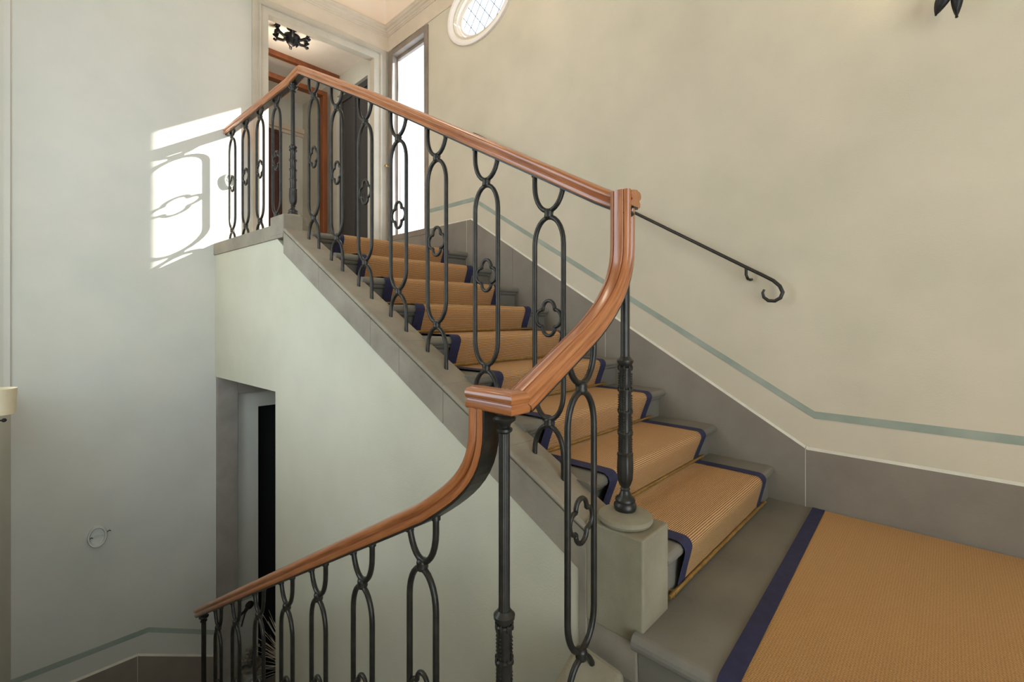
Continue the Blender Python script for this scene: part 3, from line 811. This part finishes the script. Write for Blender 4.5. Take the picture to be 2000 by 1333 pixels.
# ------------------------------------------------------------------ balustrade
BA = thing('balustrade', 'wrought iron balustrade with looped balusters, newels and a polished wooden handrail along both flights', 'balustrade', (1.374, 0.785, 0.31))
def bap(mb, name, mat, parent=None, bevel=0.0, **k):
    mb.v = [(p[0] - 1.374, p[1] - 0.785, p[2] - 0.31) for p in mb.v]
    return mb.obj(name, mat, parent or BA, bevel=bevel, **k)
HW, AH = 0.067, 0.105
def arc(cx, cz, rx, rz, a0, a1, n=10):
    return [(cx + rx * cos(math.radians(a0 + (a1 - a0) * i / n)), cz + rz * sin(math.radians(a0 + (a1 - a0) * i / n))) for i in range(n + 1)]
def baluster_meshes(key, slope, zt, zb, zf, zr):
    """local frame: y along the rail, z up from the nosing line at the centre"""
    br = 0.0097
    body = MB()
    top, bot = zt - 0.012, zb + 0.012
    loop = arc(0, top - AH, HW, AH, 0, 180, 14) + arc(0, bot + AH, HW, AH, 180, 360, 14)
    body.tube([(0, a, b) for a, b in loop], br, 8, closed=True)
    zu = zt + 0.012
    fork = [(-HW, zr - slope * HW + 0.01)] + arc(0, zu + AH, HW, AH, 180, 360, 14) + [(HW, zr + slope * HW + 0.01)]
    if fork[0][1] < zu + AH: fork = [(-HW, zr - slope * HW + 0.004)] + [p for p in fork[1:] if (p[0] > 0 or p[1] < fork[0][1] - 0.006)]
    if fork[-1][1] < zu + AH: fork = [p for p in fork[:-1] if (p[0] < 0 or p[1] < fork[-1][1] - 0.006)] + [fork[-1]]
    body.tube([(0, a, b) for a, b in fork], br, 8)
    zl = zb - 0.012
    foot = [(-HW, zf - slope * HW - 0.012)] + arc(0, zl - AH, HW, AH, 180, 0, 14) + [(HW, zf + slope * HW - 0.012)]
    if foot[-1][1] > zl - AH: foot = [p for p in foot[:-1] if (p[0] < 0 or p[1] > foot[-1][1] + 0.006)] + [foot[-1]]
    if foot[0][1] > zl - AH: foot = [foot[0]] + [p for p in foot[1:] if (p[0] > 0 or p[1] > foot[0][1] + 0.006)]
    body.tube([(0, a, b) for a, b in foot], br, 8)
    for sg in (-1, 1):
        body.lathe([(0.0135, -0.014), (0.0135, -0.003), (0.0105, 0.004)], (0, sg * HW, zr + sg * slope * HW + 0.006), 8)
    me_body = body.mesh('baluster', M_IRON)
    me_body.set_sharp_from_angle(angle=math.radians(50))
    qf = MB(); zc = (zt + zb) / 2; a, r = 0.030, 0.0275
    pts = []
    for i in range(4):
        ph = 90 * i
        t = (a + sqrt(2 * r * r - a * a)) / 2
        al = math.degrees(math.atan2(t, t - a))
        for q in range(11):
            an = math.radians(ph - al + 2 * al * q / 10)
            pts.append((a * cos(math.radians(ph)) + r * cos(an), (a * sin(math.radians(ph)) + r * sin(an)) * 1.16))
    qf.tube([(0, p[0], zc + p[1]) for p in pts], 0.0075, 8, closed=True)
    me_q = qf.mesh('quatrefoil', M_IRON)
    cl = MB()
    cl.lathe([(0.010, -0.018), (0.0165, -0.015), (0.0185, -0.006), (0.0165, 0.0), (0.0185, 0.006), (0.0165, 0.015), (0.010, 0.018)], (0, 0, 0), 12)
    me_c = cl.mesh('clasp', M_IRON)
    return me_body, me_q, me_c, zt, zb
KU = baluster_meshes('u', R / T, 0.92, 0.130, -0.036, 1.045)
KG = baluster_meshes('g', 0.0, 2.488, 1.690, 1.580, 2.548)
KL = baluster_meshes('l', -R / T, 0.92, 0.130, -0.036, 1.045)
KM = baluster_meshes('m', R / T, 0.92, 0.130, -0.036, 1.045)
def put_baluster(K, x, y, z, rz):
    o = bpy.data.objects.new('baluster', K[0]); COL.objects.link(o); o.parent = BA
    o.location = (x - 1.374, y - 0.785, z - 0.31); o.rotation_euler = (0, 0, rz)
    for me, nm, zz in ((K[1], 'quatrefoil', 0.0), (K[2], 'clasp', K[3]), (K[2], 'clasp', K[4])):
        c = bpy.data.objects.new(nm, me); COL.objects.link(c); c.parent = o; c.location = (0, 0, zz)
tl = math.atan(0.05)
for y in (2.967, 2.675, 2.366, 2.054, 1.751, 1.427, 1.099):
    put_baluster(KU, XB(y), y, NL(y) + 0.0, tl)
for y in (4.420, 4.122, 3.832, 3.535):
    put_baluster(KG, XB(y), y, 0.0, tl)
for y in (1.149, 1.510, 1.871, 2.207, 2.577, 2.960, 3.322):
    put_baluster(KL, 0.816, y, 0.206 - 0.5556 * (y - 1.149) - 0.92, 0.0)
put_baluster(KM, 1.128, 0.79, -0.178, -pi / 2)

# newel posts
def newel(name, x, y, z0, z1, base=True, zc=None):
    """ornate turned post from z0 to z1; zc = height of the middle collar"""
    p = bpy.data.objects.new(name, None); COL.objects.link(p); p.parent = BA
    p.location = (x - 1.374, y - 0.785, z0 - 0.31)
    H = z1 - z0; c = (zc - z0) if zc else H * 0.47
    mb = MB(); mb.lathe([(0.0155, c + 0.012), (0.0145, c + 0.03), (0.0145, H - 0.05), (0.0135, H - 0.045)], n=48, fn=lambda a, h: 0.93 + 0.07 * abs(cos(6 * a)))
    mb.obj('shaft', M_IRON, p)
    mb = MB(); mb.lathe([(0.014, H - 0.06), (0.0205, H - 0.054), (0.0205, H - 0.048), (0.015, H - 0.044), (0.017, H - 0.036), (0.028, H - 0.028), (0.030, H - 0.022), (0.026, H - 0.016), (0.021, H - 0.013), (0.024, H - 0.002), (0.024, H)], n=24)
    mb.obj('capital', M_IRON, p)
    mb = MB(); mb.lathe([(0.016, c - 0.022), (0.020, c - 0.016), (0.0265, c - 0.006), (0.027, c + 0.002), (0.021, c + 0.008), (0.0165, c + 0.014)], n=24)
    mb.obj('collar', M_IRON, p)
    # ornate lower shaft: tiers of leaf bands and beads
    zb = 0.185 if H > 0.6 else 0.1
    pr = []; tiers = 4
    hb = (c - 0.02 - zb) / tiers
    for i in range(tiers):
        a = zb + i * hb; w = 0.0215 - 0.0010 * i
        pr += [(w, a), (w + 0.0002, a + hb * 0.30), (w + 0.0004, a + hb * 0.80), (w + 0.0030, a + hb * 0.90), (w + 0.0034, a + hb * 0.95), (w + 0.0005, a + hb * 0.99)]
    mb = MB(); mb.lathe(pr, n=40, fn=lambda a, h: 1.0 + 0.055 * cos(8 * a) * (0.5 + 0.5 * sin((h - zb) / hb * 2 * pi - 1.2)) + 0.02 * cos(16 * a + h * 300))
    for i in range(tiers):
        for k in range(4):
            for s in range(6):
                an = 2 * pi * k / 4 + 0.3; h = zb + hb * (i + 0.12 + 0.11 * s)
                mb.ball((0.0206 * cos(an), 0.0206 * sin(an), h), 0.0036, 6, 4)
        for k in range(8):
            an = 2 * pi * (k + 0.5) / 8; h = zb + hb * (i + 0.90)
            mb.ball((0.0216 * cos(an), 0.0216 * sin(an), h + 0.004), 0.0050, 6, 4, (0.8, 0.8, 1.9))
    mb.obj('ornament', M_IRON, p, fixn=False)
    mb = MB(); mb.lathe([(0.012, 0.062), (0.0165, 0.068), (0.013, 0.074), (0.019, 0.084), (0.0245, 0.10), (0.0262, 0.13), (0.0255, 0.16), (0.0245, zb - 0.01), (0.0265, zb), (0.02, zb + 0.006)], n=32, fn=lambda a, h: 1 + 0.05 * cos(8 * a))
    mb.obj('vase', M_IRON, p)
    if base:
        mb = MB(); mb.lathe([(0.034, 0.0), (0.0365, 0.006), (0.037, 0.018), (0.031, 0.026), (0.033, 0.032), (0.030, 0.040), (0.020, 0.047), (0.0165, 0.058), (0.013, 0.066)], n=32)
        mb.obj('base_ring', M_IRON, p)
    return p
newel('newel_post', 1.352, 0.772, 0.318, 1.312, True, 0.808)
newel('newel_post', 0.816, 0.803, -0.34, 0.722, True, 0.208)
newel('newel_post', XB(3.266), 3.266, 1.646, 2.555, True, 2.12)
newel('newel_post', 0.816, 3.666, -2.03, -1.06, True, -1.56)

# handrail
RAIL = [(-0.030, -0.026), (-0.033, -0.022), (-0.0335, -0.012), (-0.0265, -0.007), (-0.0255, -0.003), (-0.0325, 0.002), (-0.0365, 0.010), (-0.0350, 0.018), (-0.0290, 0.0235), (-0.0205, 0.0262), (-0.0180, 0.0225), (-0.0150, 0.0268),
        (0.0, 0.0290), (0.0150, 0.0268), (0.0180, 0.0225), (0.0205, 0.0262), (0.0290, 0.0235), (0.0350, 0.018), (0.0365, 0.010), (0.0325, 0.002), (0.0255, -0.003), (0.0265, -0.007), (0.0335, -0.012), (0.033, -0.022), (0.030, -0.026)]
STRAP = [(-0.018, -0.033), (-0.018, -0.0262), (0.018, -0.0262), (0.018, -0.033)]
STRAPW = [(-0.027, -0.033), (-0.027, -0.0262), (0.027, -0.0262), (0.027, -0.033)]
def rail(path, side, strap=STRAP, skip=0):
    mb = MB(); mb.sweep(path, side, RAIL)
    o = bap(mb, 'handrail', M_WOOD)
    mb = MB(); mb.sweep(path[skip:] if skip else path, side, strap, False)
    mb.v = [(p[0] - 1.374, p[1] - 0.785, p[2] - 0.31) for p in mb.v]
    mb.obj('iron_strap', M_IRON, o)
    return o
# upper flight rail then the level gallery rail (path runs towards the camera so that "up" is up)
sl = 0.5556
def zr(y): return NL(y) + 1.075
pu = [(XB(y), y, z) for y, z in ((3.130, 2.600), (2.30, zr(2.30)), (1.40, zr(1.40)), (1.00, zr(1.00)), (0.87, zr(0.87)), (0.82, 1.345), (0.745, 1.341))]
rail(pu, (-1, -0.05, 0))
pg = [(XB(y), y, z) for y, z in ((YF(1.18), 2.560), (3.3, 2.575), (3.130, 2.600))]
rail(pg, (-1, -0.05, 0))
def bez(p0, p1, p2, p3, n=12):
    r = []
    for i in range(n + 1):
        t = i / n
        r.append(tuple(p0[j] * (1 - t) ** 3 + 3 * p1[j] * t * (1 - t) ** 2 + 3 * p2[j] * t * t * (1 - t) + p3[j] * t ** 3 for j in range(3)))
    return r
# side flight: drops from the upper newel and slopes down to the left
ym = 0.780
xm = 1.348
a0, a3 = (xm, ym, 1.185), (1.105, ym, 0.885)
pm = [(xm, ym, 1.366), (xm, ym, 1.28)] + bez(a0, (xm, ym, 1.045), (1.215, ym, 0.947), a3) + [(0.848, ym, 0.742)]
rail(pm, (0, 1, 0), STRAPW)
# lower flight: level cap over the newel, drop, then slope down and away
xl = 0.816
def lrz(y): return 0.3925 - 0.5556 * (y - 1.149) - 0.029
pl2 = [(xl, 0.880, 0.718), (xl, 0.880, 0.69)] + bez((xl, 0.880, 0.665), (xl, 0.880, 0.54), (xl, 0.975, 0.478), (xl, 1.13, lrz(1.13))) + [(xl, 2.2, lrz(2.2)), (xl, 3.3, lrz(3.3)), (xl, 3.775, lrz(3.775))]
mb = MB(); vs, uvs = [], []
for (px_, py_, sx, sy, k, L) in ((0.850, ym, 0, 1, 1.0, 0.0), (xl, ym, 0.7071, 0.7071, 1.4142, 0.034), (xl, 0.913, 1, 0, 1.0, 0.16)):   # level corner piece, mitred
    for j, (a, u) in enumerate(RAIL):
        vs.append((px_ + sx * k * a, py_ + sy * k * a, 0.742 + u)); uvs.append((L, j * 0.008))
nr = len(RAIL)
mb.add(vs, [[i * nr + j, (i + 1) * nr + j, (i + 1) * nr + (j + 1) % nr, i * nr + (j + 1) % nr] for i in range(2) for j in range(nr)], True, uvs)
mb.add(vs[:nr], [list(range(nr))], False, uvs[:nr]); mb.add(vs[-nr:], [list(range(nr))[::-1]], False, uvs[-nr:])
bap(mb, 'handrail', M_WOOD)
rail(pl2, (1, 0, 0), STRAPW)

# ------------------------------------------------------------------ iron wall handrail with scroll end
wr = thing('wall_handrail', 'thin black iron handrail with a curled end on the right wall', 'handrail', (XW, 1.5, 1.65))
xr = 2.64
pts = [(3.02, 2.520), (3.035, 2.490), (3.02, 2.462), (2.99, 2.462), (2.975, 2.485)]
pts = [(3.005, 2.452), (3.03, 2.470), (3.035, 2.505), (3.01, 2.535), (2.965, 2.535), (2.90, 2.497)]
pts += [(2.4, 2.195), (1.446, 1.616), (0.791, 1.222), (0.70, 1.168)]
pts += [(0.655, 1.140), (0.625, 1.110), (0.612, 1.078), (0.622, 1.050), (0.648, 1.034), (0.678, 1.037), (0.699, 1.055), (0.705, 1.078), (0.697, 1.096)]
mb = MB(); rad = [0.005, 0.006, 0.007] + [0.0095] * (len(pts) - 6) + [0.008, 0.007, 0.0055]
mb.tube([(xr - XW, y - 1.5, z - 1.65) for y, z in pts], rad, 10); mb.obj('rail', M_IRON, wr)
for y in (0.785, 2.03, 2.93):
    z = 1.222 + (y - 0.791) * 0.6
    mb = MB(); mb.tube([(xr - XW, y - 1.5, z - 1.65 - 0.005), (xr - XW, y - 1.5, z - 1.65 - 0.04), (xr - XW + 0.012, y - 1.505, z - 1.65 - 0.062), (xr - XW + 0.035, y - 1.51, z - 1.65 - 0.066), (0.002, y - 1.51, z - 1.65 - 0.062)], 0.0075, 8)
    mb.obj('bracket', M_IRON, wr)

# ------------------------------------------------------------------ iron leaf sconce at the top of the right wall (lower leaves in view)
sc = thing('wall_sconce', 'black iron leaf shaped wall light high on the right wall at the top edge', 'wall light', (XW, 0.0, 2.45))
mb = MB(); mb.lathe([(0.075, 0), (0.075, -0.008), (0.06, -0.016), (0.02, -0.02)], (0, 0, 0), 24, axis='x'); mb.obj('back_plate', M_IRON_BLACK, sc)
def leaf(L, W, th=0.006):
    mb = MB(); n = 9; vs, fs = [], []
    for i in range(n + 1):
        t = i / n; w = W * (sin(pi * min(1, t * 0.94 + 0.06)) ** 0.8) * (1 if t < 0.98 else 0.1)
        for s in (-1, -0.5, 0, 0.5, 1):
            vs.append((-0.012 * (1 - s * s) - 0.03 * sin(pi * t), s * w, -L * t))
    for i in range(n):
        for j in range(4): fs.append([i * 5 + j, i * 5 + j + 1, (i + 1) * 5 + j + 1, (i + 1) * 5 + j])
    mb.add(vs, fs, True)
    return mb
for (y, z, rx, L, W) in ((-0.012, -0.135, 0.50, 0.112, 0.026), (-0.026, -0.13, 0.02, 0.140, 0.020), (0.02, 0.10, 2.6, 0.13, 0.022), (-0.03, 0.10, -2.7, 0.13, 0.022)):
    o = leaf(L, W).obj('leaf', M_IRON_BLACK, sc, fixn=False)
    o.location = (-0.075, y, z); o.rotation_euler = (rx, 0, 0)
    md = o.modifiers.new('solid', 'SOLIDIFY'); md.thickness = 0.006
mb = MB()
for s in (-1, 1):
    mb.tube([(-0.01, 0, 0), (-0.05, s * 0.04, -0.05), (-0.09, s * 0.09, -0.04), (-0.10, s * 0.12, 0.0), (-0.10, s * 0.12, 0.05)], 0.007, 8)
    mb.lathe([(0.012, 0), (0.026, 0.006), (0.028, 0.014)], (-0.10, s * 0.12, 0.05), 16)
mb.tube([(-0.01, 0, -0.02), (-0.06, 0, -0.08), (-0.075, -0.02, -0.14)], 0.007, 8)
mb.obj('arm', M_IRON_BLACK, sc)
for s in (-1, 1):
    mb = MB(); mb.lathe([(0.010, 0), (0.010, 0.05), (0.016, 0.07), (0.014, 0.09), (0.004, 0.115)], (-0.10, s * 0.12, 0.062), 12); mb.obj('candle_bulb', M_BULB, sc)

# ------------------------------------------------------------------ wall lamp with cream shade at the far left
wl = thing('shaded_wall_lamp', 'small cream paper lampshade on an iron arm at the left picture edge', 'wall light', (XLW(3.3), 3.3, 0.48))
lx, ly, lz0 = -0.1046 - XLW(3.3), 0.0, -0.007
mb = MB(); vs = []; nn = 32
for r, h in ((0.058, 0.0), (0.0655, 0.123), (0.0640, 0.123), (0.0565, 0.0)):
    vs += [(lx + r * cos(2 * pi * k / nn), ly + r * sin(2 * pi * k / nn), lz0 + 0.012 + h) for k in range(nn)]
mb.add(vs, [[i * nn + k, i * nn + (k + 1) % nn, ((i + 1) % 4) * nn + (k + 1) % nn, ((i + 1) % 4) * nn + k] for i in range(4) for k in range(nn)], True)
mb.obj('lampshade', M_SHADE, wl)
mb = MB(); mb.tube([(0.0, 0, -0.06), (lx * 0.5, 0, -0.085), (lx, 0, -0.05), (lx, 0, 0.05)], 0.006, 8); mb.ball((lx + 0.020, 0.0, -0.026), 0.010); mb.tube([(lx, 0, -0.026), (lx + 0.02, 0, -0.026)], 0.004, 6)
mb.obj('arm', M_IRON_BLACK, wl)
mb = MB(); mb.lathe([(0.04, 0), (0.04, 0.008), (0.02, 0.014)], (0, 0, -0.06), 16, axis='x'); mb.obj('back_plate', M_IRON_BLACK, wl)

# ------------------------------------------------------------------ round plate on far wall
pc = far(0.348, 0, -0.679)
rp_ = thing('oval_wall_plate', 'small oval off white ring shaped plate on the lower left wall', 'wall plate', pc, rotz=-math.atan(0.06))
mb = MB(); mb.lathe([(0.082, 0.0), (0.082, -0.012), (0.076, -0.020), (0.066, -0.020), (0.060, -0.010), (0.058, -0.004), (0.02, -0.004)], (0, 0, 0), 40, axis='y'); mb.obj('ring', M_PLATE, rp_)
mb = MB(); mb.box(-0.055, 0.055, -0.009, -0.003, -0.006, 0.003); mb.tube([(-0.05, -0.008, 0.0), (-0.02, -0.010, 0.012), (0.02, -0.010, 0.01), (0.05, -0.008, 0.0)], 0.003, 6); mb.obj('crossbar', M_PLATE, rp_)
for wp in ([(0.078, -0.006, 0.018), (0.10, -0.005, 0.026), (0.112, -0.004, 0.018)], [(-0.060, -0.012, -0.004), (-0.045, -0.014, 0.004), (-0.036, -0.012, -0.006)]):
    mb = MB(); mb.tube(wp, 0.0033, 6); mb.obj('wire', M_IRON_BLACK, rp_)
r2 = rp_.copy(); COL.objects.link(r2); r2.location = far(1.203, 0, 2.14); r2.scale = (0.52, 0.85, 0.80); rp_.scale = (0.68, 1.0, 1.0); r2['label'] = 'small oval off white ring shaped plate on the sunlit wall behind the gallery balusters'
for ch in list(rp_.children):
    c2 = ch.copy(); COL.objects.link(c2); c2.parent = r2
for o in (rp_, r2): o['group'] = 'oval wall plates'

# ------------------------------------------------------------------ ceiling lamp beyond the upper doorway
cl = thing('iron_ceiling_lamp', 'black wrought iron ceiling lamp hanging beyond the upper doorway', 'ceiling lamp', (1.815, 4.77, 3.775))
mb = MB(); mb.lathe([(0.05, 0.08), (0.05, 0.065), (0.018, 0.05), (0.03, 0.0), (0.075, -0.005), (0.08, -0.03), (0.06, -0.05), (0.055, -0.07), (0.03, -0.09), (0.012, -0.105)], n=20); mb.obj('hub', M_IRON_BLACK, cl)
for k in range(6):
    a = 2 * pi * k / 6 + 0.25
    def pp(r, z): return (r * cos(a), r * sin(a), z)
    mb = MB(); mb.tube([pp(0.03, -0.02), pp(0.09, -0.045), pp(0.14, -0.03), pp(0.165, 0.0), pp(0.155, 0.025), pp(0.135, 0.022)], 0.0145, 8)
    mb.tube([pp(0.14, -0.03), pp(0.165, -0.045), pp(0.18, -0.03)], 0.013, 8)
    mb.lathe([(0.022, 0.0), (0.028, 0.008), (0.014, 0.012), (0.014, 0.045), (0.005, 0.05)], pp(0.165, 0.0), 10)
    mb.obj('arm', M_IRON_BLACK, cl)
for k in range(4):
    a = 2 * pi * k / 4 + 0.1
    mb = MB(); mb.tube([(0.03 * cos(a), 0.03 * sin(a), -0.045), (0.055 * cos(a), 0.055 * sin(a), -0.07), (0.04 * cos(a), 0.04 * sin(a), -0.10)], [0.014, 0.014, 0.005], 6); mb.obj('leaf', M_IRON_BLACK, cl)

# ------------------------------------------------------------------ things in the passage under the landing
pb = thing('iron_wall_bracket', 'small black iron bracket on the passage wall behind the lower balusters', 'bracket', far(1.355, 0, -1.64))
mb = MB(); mb.tube([(0.0, -0.004, 0.035), (-0.03, -0.05, 0.04), (-0.07, -0.10, 0.035), (-0.12, -0.14, 0.04)], 0.011, 8)
mb.tube([(0.0, -0.01, 0.02), (-0.05, -0.05, -0.01), (-0.09, -0.09, -0.09)], 0.007, 8); mb.obj('arm', M_IRON_BLACK, pb)
mb = MB(); mb.lathe([(0.035, 0.0), (0.035, -0.008), (0.02, -0.014)], (0, 0, 0.02), 14, axis='y'); mb.obj('back_plate', M_IRON_BLACK, pb)
pot = thing('flower_pot', 'mottled glazed pot with small withered flowers in the dark passage', 'pot', (1.30, 4.30, -2.4))
mb = MB(); mb.lathe([(0.09, 0), (0.10, 0.02), (0.11, 0.15), (0.10, 0.30), (0.07, 0.36), (0.085, 0.40), (0.08, 0.40), (0.06, 0.37)], n=24); mb.obj('pot', M_POT, pot)
mb = MB()
for i in range(22):
    a = random.uniform(0, 2 * pi); r = random.uniform(0, 0.09); z = random.uniform(0.42, 0.55)
    mb.ball((r * cos(a), r * sin(a), z), random.uniform(0.012, 0.024), 6, 4, (1, 1, 0.6))
    mb.tube([(0, 0, 0.36), (r * cos(a), r * sin(a), z)], 0.003, 5)
o = mb.obj('withered_flowers', M_POT, pot, fixn=False); o['kind'] = 'stuff'
dg = thing('dried_grass_bunch', 'spray of pale dried grass stems standing by the passage opening', 'dried plant', (1.50, 4.05, -2.4))
mb = MB(); mb.lathe([(0.07, 0), (0.085, 0.02), (0.075, 0.30), (0.05, 0.36), (0.055, 0.38), (0.04, 0.38)], n=20); mb.obj('vase', M_IRON_BLACK, dg)
mb = MB()
for i in range(170):
    a = random.uniform(0, 2 * pi); r = random.uniform(0.05, 0.30); z = random.uniform(0.40, 0.82)
    mb.tube([(0, 0, 0.34), (r * 0.4 * cos(a), r * 0.4 * sin(a), 0.34 + (z - 0.34) * 0.6), (r * cos(a), r * sin(a), z)], [0.0022, 0.002, 0.001], 4, cap=False)
o = mb.obj('dry_stems', M_DRIED, dg, fixn=False); o['kind'] = 'stuff'

# lights: candle sconce and corridor lamp, plus two added warm fills
def point(name, loc, e, col, r=0.05):
    d = bpy.data.lights.new(name, 'POINT'); d.energy = e; d.color = col; d.shadow_soft_size = r
    o = bpy.data.objects.new(name, d); COL.objects.link(o); o.location = loc; return o
for s in (-1, 1): point('sconce_light', (XW - 0.16, s * 0.12, 2.63), 1.5, (1.0, 0.80, 0.55))
point('hall_fill_light', (0.9, -1.2, 3.3), 5.0, (1.0, 0.80, 0.56), 0.22)  # added warm fill behind the camera, no lamp modelled
point('stairwell_fill_light', (1.3, 2.3, 3.65), 17.0, (1.0, 0.84, 0.66), 0.25)  # added unseen fill brightening the ceiling and upper right wall
point('corridor_lamp_light', (1.8, 4.9, 3.55), 6.0, (1.0, 0.86, 0.68), 0.08)
